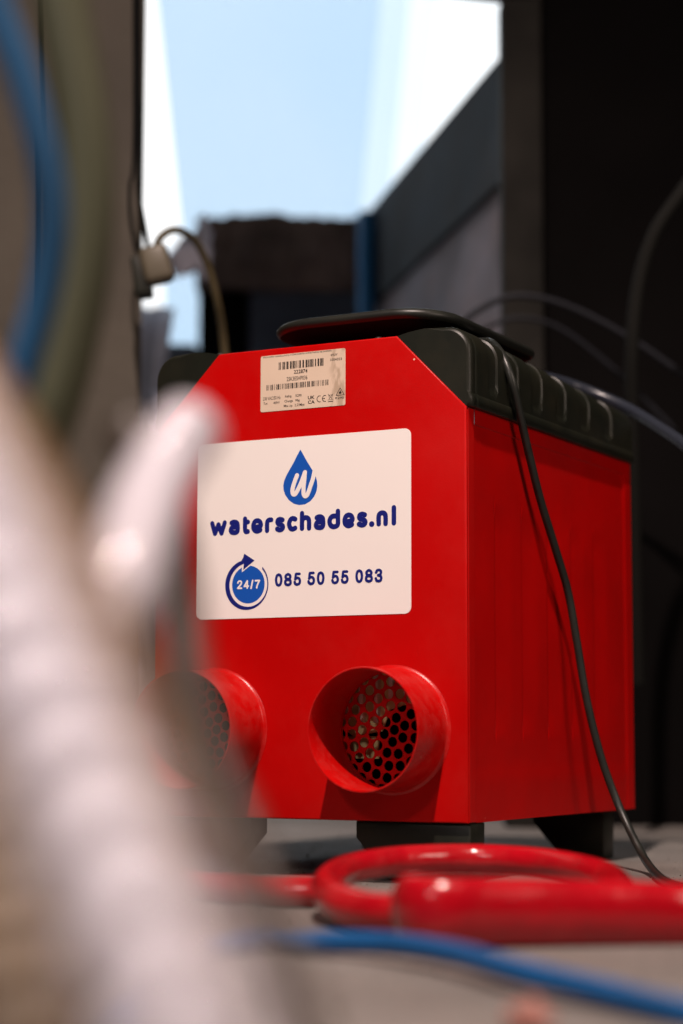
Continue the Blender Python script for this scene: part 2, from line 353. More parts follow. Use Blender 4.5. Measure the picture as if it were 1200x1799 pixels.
# black shoulders: rounded outside corner, flat bevel inside, grip recesses
def shoulder(sgn):
    X = lambda x: x if sgn > 0 else W-x
    sec = [(W-CX-.001, ZT-.0004), (.2470, ZT+.0022), (.262, ZT+.0040), (.279, ZT+.0042)]
    cx, cz, rr = .2815, .4305, .0222
    for k in range(1, 9):
        a = math.pi/2*(1-k/8); sec.append((cx+rr*math.cos(a), cz+rr*math.sin(a)))
    for z in (.424, .418, .412, .407, .403, .400, .3975, .3955): sec.append((.3037, z))
    sec += [(.3046, .3945), (.3052, .391), (.3050, .3860), (.3040, .3848), (W-.0012, .3846)]
    nsec = len(sec)
    cen = Vector((.272, .412))
    yy = [.0010, .0018, .0035, .0065]+[.010+(D-.012)*i/320 for i in range(321)]
    scal = (.047, .0895, .1425, .199, .2575, .318)
    bm = bmesh.new(); rows = []
    for y in yy:
        row = []
        for i, (x, z) in enumerate(sec):
            x_, z_ = x, z
            k = 0
            if y < .0065: k = .0045*(1-math.sqrt(max(0, 1-((.0065-y)/.0056)**2)))
            if 3 <= i <= nsec-2:
                d = (Vector((x, z))-cen).normalized()
                x_ -= d.x*k; z_ -= d.y*k
                # groove behind the front cap
                gk = math.exp(-((y-.0115)/.0013)**2)*.0011
                t = 0
                for q, c in enumerate(scal):
                    hw = .0125 if q else .010
                    u = abs(y-c)/hw
                    if u < 1 and z < .4525:
                        zc = .4000; zz = (z-zc)/.012
                        if z >= zc+.012: v = 1
                        elif zz > 0: v = 1 if u < math.sqrt(max(0, 1-(1-zz)**2)) else 0
                        else: v = 0
                        t = max(t, v*min(1, (1-u)/.08))
                dep = .0020*t
                x_ -= d.x*(gk+dep); z_ -= d.y*(gk+dep)
            if z > .40: z_ -= .013*max(0, (y-.05)/(D-.05))*min(1, (z-.40)/.03)*(1 if x > .26 else .4)
            row.append(bm.verts.new(Vector((X(x_), y, z_))-O))
        rows.append(row)
    for a, b in zip(rows, rows[1:]):
        for i in range(nsec-1): bm.faces.new((a[i], a[i+1], b[i+1], b[i]))
        bm.faces.new((a[-1], a[0], b[0], b[-1]))
    bm.faces.new([bm.verts.new(v.co) for v in rows[0]]); bm.faces.new([bm.verts.new(v.co) for v in rows[-1]][::-1])
    return obj('corner_cover', bm, BLK, DH, smooth=40)
shoulder(1); shoulder(-1)

# lifting plate on a neck above the top
def rrect(x0, x1, y0, y1, r, n=10):
    P = []
    for cx, cy, a0 in ((x1-r, y1-r, 0), (x0+r, y1-r, 90), (x0+r, y0+r, 180), (x1-r, y0+r, 270)):
        for k in range(n+1):
            a = R(a0+90*k/n); P.append((cx+r*math.cos(a), cy+r*math.sin(a)))
    return P
bm = bmesh.new(); base = (.087, .264, .026, .270)
prof = [(.034, .4600), (.012, .4655), (.0035, .4685), (.0008, .4705), (0, .4727), (.0006, .4750), (.003, .4772), (.010, .4790), (.04, .4810)]
rings = []
for ins, z in prof:
    P = rrect(base[0]+ins, base[1]-ins, base[2]+ins, base[3]-ins, max(.01, .045-ins))
    rings.append([bm.verts.new(Vector((x, y, z+.0025*math.sin((x-.094)/.168*math.pi)))-O) for x, y in P])
for a, b in zip(rings, rings[1:]):
    for i in range(len(a)): bm.faces.new((a[i], a[(i+1) % len(a)], b[(i+1) % len(a)], b[i]))
bm.faces.new(rings[0]); bm.faces.new(rings[-1][::-1])
HN = obj('lifting_handle', bm, BLK2, DH, smooth=50)
HN.data.materials.append(INK)  # underside given a blacker colour, its shade painted in
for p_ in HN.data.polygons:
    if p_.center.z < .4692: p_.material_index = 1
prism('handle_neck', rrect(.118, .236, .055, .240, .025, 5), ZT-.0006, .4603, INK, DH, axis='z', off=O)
for x, m_ in ((.0585, BLK2), (.215, BLK2)):                  # screws along the top edge
    bm = bmesh.new(); bmesh.ops.create_uvsphere(bm, u_segments=16, v_segments=8, radius=.0042)
    for v in bm.verts: v.co = Vector((v.co.x+x, v.co.y+.010, max(-.001, v.co.z*.75)+ZT))-O
    obj('screw', bm, m_, DH, smooth=True)
# feet
def foot(x0, x1, y0, y1, slope_in):                          # profile in x-z; the inner lower corner is cut off
    c = .030
    if slope_in > 0: P = [(x0, ZB), (x0, ZB-.014), (x0+c, 0.001), (x1-.001, 0.001), (x1, ZB)]
    else: P = [(x0, ZB), (x0+.001, 0.001), (x1-c, 0.001), (x1, ZB-.014), (x1, ZB)]
    prism('foot', P, y0, y1, BLK, DH, bev=.0016, off=O)
foot(.196, .300, .006, .034, 1); foot(0, .096, .006, .034, -1)
foot(.207, .281, D-.032, D-.004, 1); foot(.019, .093, D-.032, D-.004, -1)

# duct collars with perforated grilles
for x in XD:
    bm = bmesh.new(); n = 96; R0, R1 = RD, RD-.0018
    prof = [(R0+.0032, -.0002), (R0+.0012, -.0010), (R0+.0002, -.0028), (R0, -.006), (R0, -LD+.0008), (R0-.0004, -LD), (R1+.0004, -LD), (R1, -LD+.0008), (R1, .0030)]
    rings = [[bm.verts.new(Vector((x+r*math.cos(2*math.pi*k/n), y, ZD+r*math.sin(2*math.pi*k/n)))-O) for k in range(n)] for r, y in prof]
    for a, b in zip(rings, rings[1:]):
        for k in range(n): bm.faces.new((a[k], a[(k+1) % n], b[(k+1) % n], b[k]))
    duct = obj('duct_collar', bm, REDD, DH, smooth=40)
    holes = [(x, ZD, .0043, 18)]
    for ring in range(1, 6):
        for k in range(6*ring):
            a = 2*math.pi*k/(6*ring)+ring*.35; holes.append((x+.0099*ring*math.cos(a), ZD+.0099*ring*math.sin(a), .0043, 18))
    circ = [(x+(RD+.004)*math.cos(2*math.pi*k/64), ZD+(RD+.004)*math.sin(2*math.pi*k/64)) for k in range(64)]
    gr = holed_plate('grille', circ, holes, .0040, .0012, RED, duct, off=O)
# what shows through the grille: a dusty baffle with inner light put into its pale colour, an angled bracket and a screw
bx = prism('baffle', [(.160, .134), (.186, .117), (.213, .121), (.221, .139), (.262, .150), (.262, .180), (.160, .180)], .020, .022, OLIVE, DH, off=O)
for k in range(7): bevbox('baffle_rib', .166+k*.014, .170+k*.014, .014, .020, (.137, .130, .126, .128, .146, .150, .154)[k], .178, PALE, DH, .0004, 1, O)
bevbox('bracket', .170, .205, .030, .032, .098, .117, OLIVE, DH, .0004, 1, O)
bevbox('inner_housing', .004, W-.004, .075, .08, ZB+.004, .30, INK, DH, 0, 1, O)

# ------------------------------------------------------------ logo sticker and rating label
def onface(px, py):
    p = on(px, py, 1, 0); return p.x, p.z
def rr(x0, x1, z0, z1, r): return rrect(x0, x1, z0, z1, r, 8)
SX0, SX1, SZ0, SZ1 = .0426, .2502, .2166, .3699
stick = prism('logo_sticker', rr(SX0, SX1, SZ0, SZ1, .0058), -.00035, -.0000, STK, DH, off=O)
lay = [0]
def flat(name, polys, m, parent, y):
    """flat print: each polygon sits a hair above the one before"""
    bm = bmesh.new()
    for i, P in enumerate(polys):
        vs = [bm.verts.new(Vector((a, y-i*1.2e-6, b))-O) for a, b in P]; bm.faces.new(vs)
    for f in bm.faces:
        f.normal_update()
        if f.normal.y > 0: f.normal_flip()
    me = bpy.data.meshes.new(name); bm.to_mesh(me); bm.free(); return link(name, me, m, parent)
def disc(x, z, r, n=16): return [(x+r*math.cos(2*math.pi*k/n), z+r*math.sin(2*math.pi*k/n)) for k in range(n)]
def strokes(paths, wd, n=6, smooth=True):
    polys = []
    for P in paths:
        P3 = [Vector((a, b, 0)) for a, b in P]
        C = catmull(P3, n) if smooth and len(P3) > 2 else P3
        for a, b in zip(C, C[1:]):
            d = (b-a)
            if d.length < 1e-9: continue
            d.normalize(); nn = Vector((-d.y, d.x, 0))*wd/2
            polys.append([tuple(q[:2]) for q in (a+nn, a-nn, b-nn, b+nn)])
        for c in C[:: (1 if not smooth else 1)]: polys.append(disc(c.x, c.y, wd/2, 12))
    return polys
# droplet
def dz(X, Y): return (.129+(X-218)*4.6e-5, .3588-(Y-120+(X-580)*.078)*4.06e-5)
drop = [(580, 120), (520, 230), (440, 390), (350, 550), (275, 690), (238, 790), (220, 880), (226, 980), (262, 1080), (335, 1185), (440, 1262), (560, 1292), (685, 1272), (795, 1205), (872, 1110), (922, 1000), (940, 880), (933, 780), (900, 660), (830, 545), (740, 400), (640, 225)]
flat('droplet_logo', [[dz(*p) for p in drop]], BLUE, stick, -.00040)
wp = [(512, 668), (455, 820), (418, 960), (425, 1050), (470, 1060), (525, 980), (600, 820), (680, 600)]
wp2 = [(678, 605), (668, 760), (652, 920), (655, 1050), (690, 1100), (740, 1055), (800, 880), (850, 730), (885, 560)]
o = flat('letter_w', strokes([[dz(*p) for p in wp], [dz(*p) for p in wp2]], .0040), STK, stick, -.00043)
# website lettering in a heavy rounded hand
GL = {
 'w': ([[(0, 1), (.23, 0), (.5, .85), (.75, 0), (1, 1)]], False),
 'a': ([[(.10, .93), (.33, 1), (.66, .99), (.93, .86), (1, .6), (1, .18), (.8, .02), (.45, 0), (.10, .07), (0, .26), (.14, .47), (.5, .53), (1, .50)]], True),
 't': ([[(.1, 1.24), (.1, .6), (.12, .25), (.35, .02), (.95, .03)], [(.1, .93), (.95, .93)]], True),
 'e': ([[(.93, .10), (.6, 0), (.28, .05), (.04, .28), (.02, .62), (.22, .92), (.55, 1), (.86, .88), (1, .62), (.9, .45), (.5, .41), (.08, .40)]], True),
 'r': ([[(0, 0), (0, .55), (.12, .86), (.45, .99), (1, 1)]], True),
 's': ([[(.92, .92), (.5, 1), (.15, .93), (.05, .72), (.25, .56), (.65, .48), (.95, .36), (.98, .17), (.75, .03), (.4, 0), (.02, .10)]], True),
 'c': ([[(.98, .92), (.6, 1), (.25, .92), (.02, .63), (.02, .37), (.25, .08), (.6, 0), (.98, .09)]], True),
 'h': ([[(0, 1.42), (0, 0)], [(0, .72), (.22, .95), (.6, 1), (.92, .85), (1, .55), (1, 0)]], True),
 'd': ([[(1, 1.42), (1, .8), (1, .22), (.8, .04), (.45, 0), (.15, .13), (0, .42), (.05, .72), (.28, .94), (.6, .99), (1, .95)]], True),
 'n': ([[(0, 0), (0, .72), (.2, .95), (.58, 1), (.92, .87), (1, .55), (1, 0)]], True),
 'l': ([[(0, 1.42), (0, 0)]], True)}
txt = [('w', 92, 278), ('a', 300, 422), ('t', 452, 537), ('e', 548, 680), ('r', 700, 794), ('s', 812, 925), ('c', 945, 1062), ('h', 1087, 1215), ('a', 1243, 1370), ('d', 1393, 1535), ('e', 1560, 1697), ('s', 1718, 1840), ('.', 1857, 1913), ('n', 1937, 2065), ('l', 2105, 2157)]
XH, SW, BZ = .0134, .0043, .2886
for ch, a, b in txt:
    x0 = onface(355+a/6.316, 920)[0]; x1 = onface(355+b/6.316, 920)[0]
    bz = BZ+.0009*(x0-.056)/.18
    if ch == '.': flat('letter_full_stop', [disc((x0+x1)/2, bz+.0024, .0025, 20)], NAVY, stick, -.00040); continue
    G, sm_ = GL[ch]; h = XH-SW; xl, xr = x0+SW/2, x1-SW/2
    if ch == 'l': xl = xr = (x0+x1)/2
    P = [[(xl+u*(xr-xl), bz+SW/2+v*h) for u, v in g_] for g_ in G]
    flat('letter_'+ch, strokes(P, SW, smooth=sm_), NAVY, stick, -.00040)
# 24/7 emblem
cxr, czr = .0952, .2455
flat('emblem_disc', [disc(cxr, czr, .0162, 64)], BLUE, stick, -.00040)
polys = []; A0, A1 = 44, -262; NN = 60
for k in range(NN):
    q = []
    for kk in (k, k+1):
        a = R(A0+(A1-A0)*kk/NN)
        q.append(((cxr-.0016+.0215*math.cos(a), czr-.0002+.0215*math.sin(a)), (cxr+.0188*math.cos(a), czr-.0002+.0188*math.sin(a))))
    polys.append([q[0][0], q[0][1], q[1][1], q[1][0]])
def ez(X, Y): return onface(380+X/3.871, 960+Y/3.871)
polys.append([ez(185, 76), ez(192, 49), ez(262, 95), ez(186, 160), ez(190, 118), ez(150, 136)])
flat('emblem_gap', [[ez(176, 122), ez(190, 112), ez(250, 118), ez(176, 176)]], STK, stick, -.00043)
flat('emblem_arrow', polys, NAVY, stick, -.00046)

def text(name, s, x0, x1, z0, z1, m, parent, y=-.00040, bold=0.0, spacing=1):
    c = bpy.data.curves.new('t', 'FONT'); c.body = s; c.size = 1; c.offset = bold; c.space_character = spacing; c.resolution_u = 3
    o = bpy.data.objects.new('t', c); COL.objects.link(o); dg = bpy.context.evaluated_depsgraph_get(); dg.update()
    me = bpy.data.meshes.new_from_object(o.evaluated_get(dg)); bpy.data.objects.remove(o); bpy.data.curves.remove(c)
    V = [v.co.copy() for v in me.vertices]; ax, bx = min(v.x for v in V), max(v.x for v in V); az, bz = min(v.y for v in V), max(v.y for v in V)
    for v in me.vertices:
        u = (v.co.x-ax)/(bx-ax); q = (v.co.y-az)/(bz-az)
        v.co = Vector((x0+u*(x1-x0), y, z0+q*(z1-z0)))-O
    me.materials.clear()
    return link(name, me, m, parent)
def etext(name, s, X0, X1, Yb, Yt, m, bold, y=-.00040, sp=1):  # box given in emblem-crop coordinates at its left and right end
    a = ez(X0, Yb[0]); b = ez(X1, Yb[1]); a2 = ez(X0, Yt[0]); b2 = ez(X1, Yt[1])
    text(name, s, a[0], b[0], (a[1]+b[1])/2, (a2[1]+b2[1])/2, m, stick, y, bold, sp)
DG = {
 '0': [[(.5, 1), (.15, .88), (0, .5), (.15, .12), (.5, 0), (.85, .12), (1, .5), (.85, .88), (.5, 1)]],
 '8': [[(.5, .53), (.12, .64), (.08, .86), (.5, 1), (.92, .86), (.88, .64), (.5, .53), (.05, .40), (.03, .12), (.5, 0), (.97, .12), (.95, .40), (.5, .53)]],
 '5': [[(.92, 1), (.22, 1)], [(.22, 1), (.10, .50)], [(.10, .50), (.38, .62), (.78, .58), (1, .33), (.85, .07), (.45, 0), (.12, .07), (0, .24)]],
 '3': [[(.03, .78), (.2, .95), (.5, 1), (.85, .93), (.93, .74), (.75, .57), (.4, .53)], [(.4, .53), (.8, .48), (1, .28), (.85, .06), (.45, 0), (.12, .07), (0, .24)]],
 '2': [[(.05, .74), (.18, .94), (.5, 1), (.85, .93), (.93, .70), (.70, .45), (.3, .2), (.03, 0)], [(.03, 0), (1, 0)]],
 '4': [[(.72, 0), (.72, 1)], [(.72, 1), (0, .27)], [(0, .27), (1, .27)]],
 '7': [[(0, 1), (1, 1)], [(1, 1), (.65, .6), (.42, .25), (.35, 0)]],
 '/': [[(0, -.04), (1, 1.04)]]}
def digits(name, s, X0, X1, Yb, Yt, m, wd, y):
    a = ez(X0, Yb[0]); b = ez(X1, Yb[1]); a2 = ez(X0, Yt[0]); b2 = ez(X1, Yt[1])
    wts = [.55 if c == '/' else 1 for c in s]; gap = .22; tot = sum(wts)+gap*(len(s)-1); u = 0
    for c, w_ in zip(s, wts):
        f0, f1 = u/tot, (u+w_)/tot; u += w_+gap
        x0, x1 = a[0]+f0*(b[0]-a[0])+wd/2, a[0]+f1*(b[0]-a[0])-wd/2; fm = (f0+f1)/2
        zb = a[1]+fm*(b[1]-a[1])+wd/2; zt = a2[1]+fm*(b2[1]-a2[1])-wd/2
        flat(name, strokes([[(x0+p*(x1-x0), zb+q*(zt-zb)) for p, q in S_] for S_ in DG[c]], wd, 8), m, stick, y)
digits('emblem_digit', '24/7', 142, 300, (291, 287), (231, 226), STK, .00150, -.00043)
for s, X0, X1, Yb, Yt in (('085', 400, 579, (275, 267), (183, 177)), ('50', 621, 738, (265, 261), (173, 168)), ('55', 783, 902, (258, 253), (166, 161)), ('083', 947, 1133, (250, 244), (156, 150))):
    digits('phone_digit', s, X0, X1, Yb, Yt, NAVY, .00235, -.00040)
# rating label
LX0, LX1, LZ0, LZ1 = .1059, .1887, .3938, .4426
def labelmat():
    m = LBL; t = m.node_tree; N = t.nodes; L = t.links; b = N['Principled BSDF']; old = b.inputs['Base Color'].links[0].from_socket
    tc = N.new('ShaderNodeTexCoord'); mp = N.new('ShaderNodeMapping'); mp.inputs['Rotation'].default_value = (0, R(35), 0); mp.inputs['Scale'].default_value = (150, 1, 45)
    n = N.new('ShaderNodeTexNoise'); n.inputs['Scale'].default_value = 1; n.inputs['Detail'].default_value = 5
    L.new(tc.outputs['Object'], mp.inputs[0]); L.new(mp.outputs[0], n.inputs['Vector'])
    r = N.new('ShaderNodeValToRGB'); r.color_ramp.elements[0].position = .50; r.color_ramp.elements[1].position = .60
    L.new(n.outputs['Fac'], r.inputs['Fac'])
    sp = N.new('ShaderNodeSeparateXYZ'); L.new(tc.outputs['Object'], sp.inputs[0])
    mr = N.new('ShaderNodeMapRange'); mr.inputs[1].default_value = .183-O.x-.012; mr.inputs[2].default_value = .183-O.x-.004; L.new(sp.outputs['X'], mr.inputs[0])
    mu = N.new('ShaderNodeMath'); mu.operation = 'MULTIPLY'; L.new(r.outputs['Color'], mu.inputs[0]); L.new(mr.outputs[0], mu.inputs[1])
    mu2 = N.new('ShaderNodeMath'); mu2.operation = 'MULTIPLY'; mu2.inputs[1].default_value = .5; L.new(mu.outputs[0], mu2.inputs[0])
    mx = N.new('ShaderNodeMix'); mx.data_type = 'RGBA'; L.new(mu2.outputs[0], mx.inputs['Factor']); L.new(old, mx.inputs['A']); mx.inputs['B'].default_value = (.25, .17, .10, 1)
    L.new(mx.outputs['Result'], b.inputs['Base Color'])
labelmat()
lab = prism('rating_label', rr(LX0, LX1, LZ0, LZ1, .0017), -.0003, 0, LBL, DH, off=O)
def lu(u): return LX0+u*(LX1-LX0)
def lv(v): return LZ0+v*(LZ1-LZ0)
def lt(s, u0, u1, v0, v1, bold=.01, name='label_text'): text(name, s, lu(u0), lu(u1), lv(v0), lv(v1), BLKP, lab, -.00036, bold)
lt('Dehumidifier manufactured by CORROVENTA AVFUKTNING AB SWEDEN', .03, .84, .955, .992)
lt('art.nr', .83, .91, .885, .925); lt('1004323', .825, .96, .795, .84)
lt('222874', .397, .558, .63, .70, .02); lt('25K3ESHP036', .313, .558, .512, .585)
lt('230 VAC/50 Hz', .03, .24, .205, .265); lt('Tot', .035, .085, .125, .17); lt('400W', .155, .23, .125, .17)
lt('Refrig.', .295, .375, .21, .265); lt('R290', .42, .49, .22, .265)
lt('Charge', .288, .388, .125, .18); lt('98g', .415, .468, .125, .18); lt('Max op.  2,23Mpa', .28, .525, .04, .10)
lt('UK', .565, .645, .155, .215, .03); lt('CA', .565, .645, .075, .135, .03)
lt('R290', .885, .985, .115, .155)
def bars(u0, u1, v0, v1, seed, nb):
    rg = random.Random(seed); ws = [rg.choice((1, 1, 2, 3)) for _ in range(nb*2+1)]; T = sum(ws); u = u0; P = []
    for i, w_ in enumerate(ws):
        du = w_/T*(u1-u0)
        if i % 2 == 0: P.append([(lu(u), lv(v0)), (lu(u+du), lv(v0)), (lu(u+du), lv(v1)), (lu(u), lv(v1))])
        u += du
    flat('barcode', P, BLKP, lab, -.00036)
bars(.216, .745, .728, .862, 3, 22); bars(.073, .803, .378, .475, 5, 40)
def arcp(cx, cz, r, a0, a1, n=10): return [(cx+r*math.cos(R(a0+(a1-a0)*k/n)), cz+r*math.sin(R(a0+(a1-a0)*k/n))) for k in range(n+1)]
cxl, czl, rl = lu(.703), lv(.148), .0026
P = strokes([arcp(cxl, czl, rl, 75, 285), arcp(lu(.765), czl, rl, 75, 285), [(lu(.765)-rl, czl), (lu(.765)-.0003, czl)]], .0006, 1, False)
flat('conformity_mark', P, BLKP, lab, -.00036)
bxn = lambda u, v: (lu(.80+.06*u), lv(.08+.14*v))
P = strokes([[bxn(.1, .85), bxn(.9, .85)], [bxn(.15, .82), bxn(.3, .25)], [bxn(.85, .82), bxn(.7, .25)], [bxn(.3, .25), bxn(.7, .25)], [bxn(0, .2), bxn(1, 1)], [bxn(1, .2), bxn(0, 1)]], .0003, 1, False)+[[bxn(0, 0), bxn(1, 0), bxn(1, .08), bxn(0, .08)]]
flat('bin_symbol', P, BLKP, lab, -.00036)
t3 = [(lu(.893), lv(.182)), (lu(.988), lv(.182)), (lu(.941), lv(.308))]
P = strokes([t3+[t3[0]]], .0005, 1, False)
fl = lambda u, v: (lu(.941)+u*.0013, lv(.20)+v*.0032)
P += [[fl(-.9, .1), fl(.9, .1), fl(1, .45), fl(.5, .65), fl(.1, 1.1), fl(-.3, .75), fl(-1, .5)]]
flat('flame_symbol', P, BLKP, lab, -.00036)

# ------------------------------------------------------------ cords and hoses around the machine
pts = [Vector((.19, .13, .4568)), Vector((.235, .105, .4595)), on(850, 600, 0, .268), on(868, 606, 0, .284)]
for px, py, x in ((884, 628, .300), (899, 668, .309), (912, 722, .3105), (930, 800, .3105), (950, 880, .3105), (974, 958, .3105), (998, 1040, .3125), (1014, 1130, .316), (1031, 1230, .322), (1056, 1330, .331), (1084, 1408, .343), (1112, 1470, .362), (1140, 1520, .388)): pts.append(on(px, py, 0, x))
for px, py in ((1170, 1548), (1215, 1560), (1290, 1562), (1420, 1545)):
    p = on(px, py, 2, .0045); pts.append(p)
tag(tube('power_cord', catmull(pts, 10), .0036, CORD, seg=12), 'black power cord draped over the right top corner and down the red side panel', 'cord')

pts = [at(905, 660, 1.97), at(960, 664, 2.0), at(1020, 682, 2.02), at(1100, 716, 2.0), at(1160, 752, 1.95), at(1215, 792, 1.9), at(1290, 870, 1.85), at(1400, 1050, 1.85), at(1500, 1300, 1.9)]
tag(tube('clear_drain_tube', catmull(pts, 8), .0058, CLEAR), 'glossy grey clear tube curving away behind the right rear corner', 'tube')

# red hose loop lying on the floor in front (points in the floor frame)
def fpt(px, d, z=0):
    return fr((px-600)/FPX*d, d, z)
HH = .0185
path = [(712, 1.150, .0195), (735, 1.120, .0195), (800, 1.112, .019), (950, 1.125, .018), (1100, 1.135, .0165), (1240, 1.15, .015), (1400, 1.22, .015), (1560, 1.34, .015)]
pp = [fpt(a, b, h+.001) for a, b, h in path]
hs = [h for _, _, h in path]
def hr(s, L=0):
    q = s*(len(hs)-1); i = min(int(q), len(hs)-2); r = hs[i]+(hs[i+1]-hs[i])*(q-i)
    return r*min(1, .35+s*30) if s < .03 else r
tag(tube('red_hose', catmull(pp, 12), hr, HOSER, seg=22, sx=.55), 'glossy red hose with a rounded free end lying across the front of the floor', 'hose', None)
ring = [(1085, 1.27, .018, .011), (1055, 1.36, .023, .0105), (960, 1.43, .027, .0105), (830, 1.46, .0285, .0105), (700, 1.44, .028, .0105), (615, 1.39, .025, .0105), (578, 1.32, .0205, .0105), (590, 1.25, .016, .0105), (640, 1.205, .0130, .0110), (720, 1.18, .0130, .0120), (850, 1.19, .0125, .0120), (1000, 1.21, .0125, .0120), (1065, 1.235, .014, .0115)]
pp = [fpt(a, b, h) for a, b, h, _ in ring]; hs2 = [h for _, _, _, h in ring]+[ring[0][3]]
rp = catmull(pp, 12, closed=True); rp.append(rp[0].copy())
def hr2(s, L=0):
    q = s*(len(hs2)-1); i = min(int(q), len(hs2)-2); return hs2[i]+(hs2[i+1]-hs2[i])*(q-i)
tag(tube('red_hose_loop', rp, hr2, HOSER, seg=20, sx=1, cap=False), 'round loop of red hose on the floor below the machine', 'hose')
pp = [fpt(560, 1.375, .011), fpt(480, 1.385, .0105), fpt(380, 1.42, .0105), fpt(290, 1.52, .0105), fpt(240, 1.75, .0105), fpt(225, 2.1, .0105)]
tag(tube('red_hose', catmull(pp, 8), .0105, HOSER, seg=16), 'thin red hose running left along the floor from the loop', 'hose')

pts = [fpt(-300, .55, .006), fpt(60, .62, .006), fpt(230, .80, .006), fpt(330, 1.0, .006), fpt(440, 1.085, .006), fpt(560, 1.075, .0075), fpt(690, 1.04, .010), fpt(800, .985, .011), fpt(900, .925, .010), fpt(1050, .87, .0075), fpt(1200, .815, .006), fpt(1400, .78, .006)]
tag(tube('blue_cable', catmull(pts, 10), .0060, HOSEB, seg=14), 'blue cable crossing the floor in front of the red hose', 'cable')
# crumb of brick near the bottom edge
bm = bmesh.new(); bmesh.ops.create_icosphere(bm, subdivisions=3, radius=1); rg = random.Random(3)
c0 = fpt(925, .80, .006)
for v in bm.verts:
    n_ = 1+.22*math.sin(v.co.x*5+1)*math.cos(v.co.y*4)+.15*math.sin(v.co.z*7+v.co.x*3)
    v.co = Vector((v.co.x*.009, v.co.y*.008, v.co.z*.0065))*n_
o = obj('brick_crumb', bm, mat('brick_crumb_clay', (.36, .16, .13), .9, noise=.3, nscale=200), smooth=30); o.location = c0
tag(o, 'small pinkish brick crumb on the floor near the blue cable', 'rubble')

# grit strewn over the concrete
bm = bmesh.new(); rg = random.Random(9)
for k in range(2200):
    px_ = rg.uniform(380, 1300); d_ = rg.uniform(.85, 2.4); c_ = fpt(px_, d_); r_ = rg.uniform(.0004, .0016)*(2.2 if rg.random() < .04 else 1)
    vs = [bm.verts.new(c_+Vector((rg.uniform(-1, 1)*r_, rg.uniform(-1, 1)*r_, 0))) for _ in range(3)]+[bm.verts.new(c_+Vector((0, 0, r_*rg.uniform(.6, 1.2))))]
    for t_ in ((0, 1, 3), (1, 2, 3), (2, 0, 3)): bm.faces.new([vs[q] for q in t_])
o = obj('grit', bm, mat('mixed_grit', (.16, .14, .12), .9, noise=.8, nscale=60)); tag(o, 'loose grit and dust strewn over the concrete floor', 'grit', kind='stuff')

# ------------------------------------------------------------ blurred foreground: ribbed hoses close to the lens
def ribs(r, pitch=.0075, amp=.10):
    return lambda s, L: r*(1+amp*math.sin(2*math.pi*L/pitch))
def dense(P, step=.0012):
    C = catmull(P, 40); out = [C[0]]; acc = 0
    for a, b in zip(C, C[1:]):
        acc += (b-a).length
        if acc >= step: out.append(b); acc = 0
    return out
pts = [at(-640, -500, .66), at(-450, 60, .54), at(-240, 560, .45), at(-45, 960, .395), at(122, 1330, .36), at(275, 1700, .335), at(405, 2010, .325), at(560, 2350, .335), at(640, 2500, .35)]
tag(tube('white_ribbed_hose', dense(pts), ribs(.0122, .0150, .15), WHT, seg=48), 'large white ribbed hose sweeping down the left foreground, close to the lens', 'hose')
pts = [at(350, 735, .68), at(294, 810, .66), at(250, 900, .62), at(222, 1000, .58), at(175, 1100, .55), at(110, 1210, .52), at(60, 1270, .50)]
def endr(s, L): return .0112*(1+.08*math.sin(2*math.pi*L/.010))*min(1, .5+s*20)
tag(tube('white_hose_end', dense(pts), endr, WHT, seg=32), 'pale hose end pointing up right in front of the left top corner', 'hose end')
pts = [at(-430, 200, .9), at(-240, 420, .72), at(-80, 640, .60), at(40, 860, .53), at(140, 1080, .48), at(225, 1330, .44), at(310, 1600, .41), at(395, 1900, .40), at(480, 2200, .40)]
tag(tube('tan_ribbed_hose', dense(pts), ribs(.0105, .009, .10), TAN, seg=32), 'tan ribbed hose running behind the large white hose', 'hose')
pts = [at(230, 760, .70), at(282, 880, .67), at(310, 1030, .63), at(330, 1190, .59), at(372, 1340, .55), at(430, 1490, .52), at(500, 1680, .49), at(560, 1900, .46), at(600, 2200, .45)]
tag(tube('brown_ribbed_hose', dense([at(-420, 700, .62), at(-260, 950, .56), at(-120, 1220, .52), at(-30, 1480, .48), at(30, 1760, .45), at(80, 2000, .44), at(140, 2150, .45)]), ribs(.0165, .011, .08), mat('brown_ribbed_rubber', (.125, .085, .050), .6, noise=.3, nscale=30), seg=32), 'brown ribbed hose in the lower left corner beside the white one', 'hose')
tag(tube('shade_hose', dense(pts), lambda s_, L_: (.0086-.0036*min(1, s_*1.5))*(1+.08*math.sin(L_*1047)), mat('shade_hose_brown', (.034, .022, .015), .5, noise=.3), seg=28), 'added thin dark brown hose standing in for shadow, right of the tan ribbed hose', 'hose')  # added hose, its dark blur stands in for shadow on the left front
pts = [at(-50, -150, .8), at(-10, 0, .8), at(45, 150, .8), at(82, 290, .8), at(92, 400, .8), at(78, 510, .8), at(48, 620, .8), at(10, 740, .8), at(-60, 900, .8)]
tag(tube('blue_hanging_hose', catmull(pts, 10), .0068, mat('blue_hose_skin', (.003, .065, .16), .55), seg=16), 'blue hose hanging in a bow in front of the brown pier', 'hose')
pts = [at(80, -150, .9), at(120, 60, .9), at(150, 240, .9), at(155, 400, .9), at(135, 560, .9), at(95, 720, .9), at(30, 860, .9), at(-60, 1000, .9)]
tag(tube('olive_hanging_hose', catmull(pts, 10), .012, mat('olive_hose_skin', (.060, .062, .030), .6), seg=16), 'dull olive hose hanging just right of the blue hose', 'hose')
pts = [at(76, -100, 2.2), at(75, 60, 2.2), at(72, 200, 2.2), at(70, 600, 2.2), at(68, 1290, 2.25)]
tag(tube('thin_black_cable', catmull(pts, 6), .0035, INK), 'thin black cable running straight down the brown pier', 'cable')

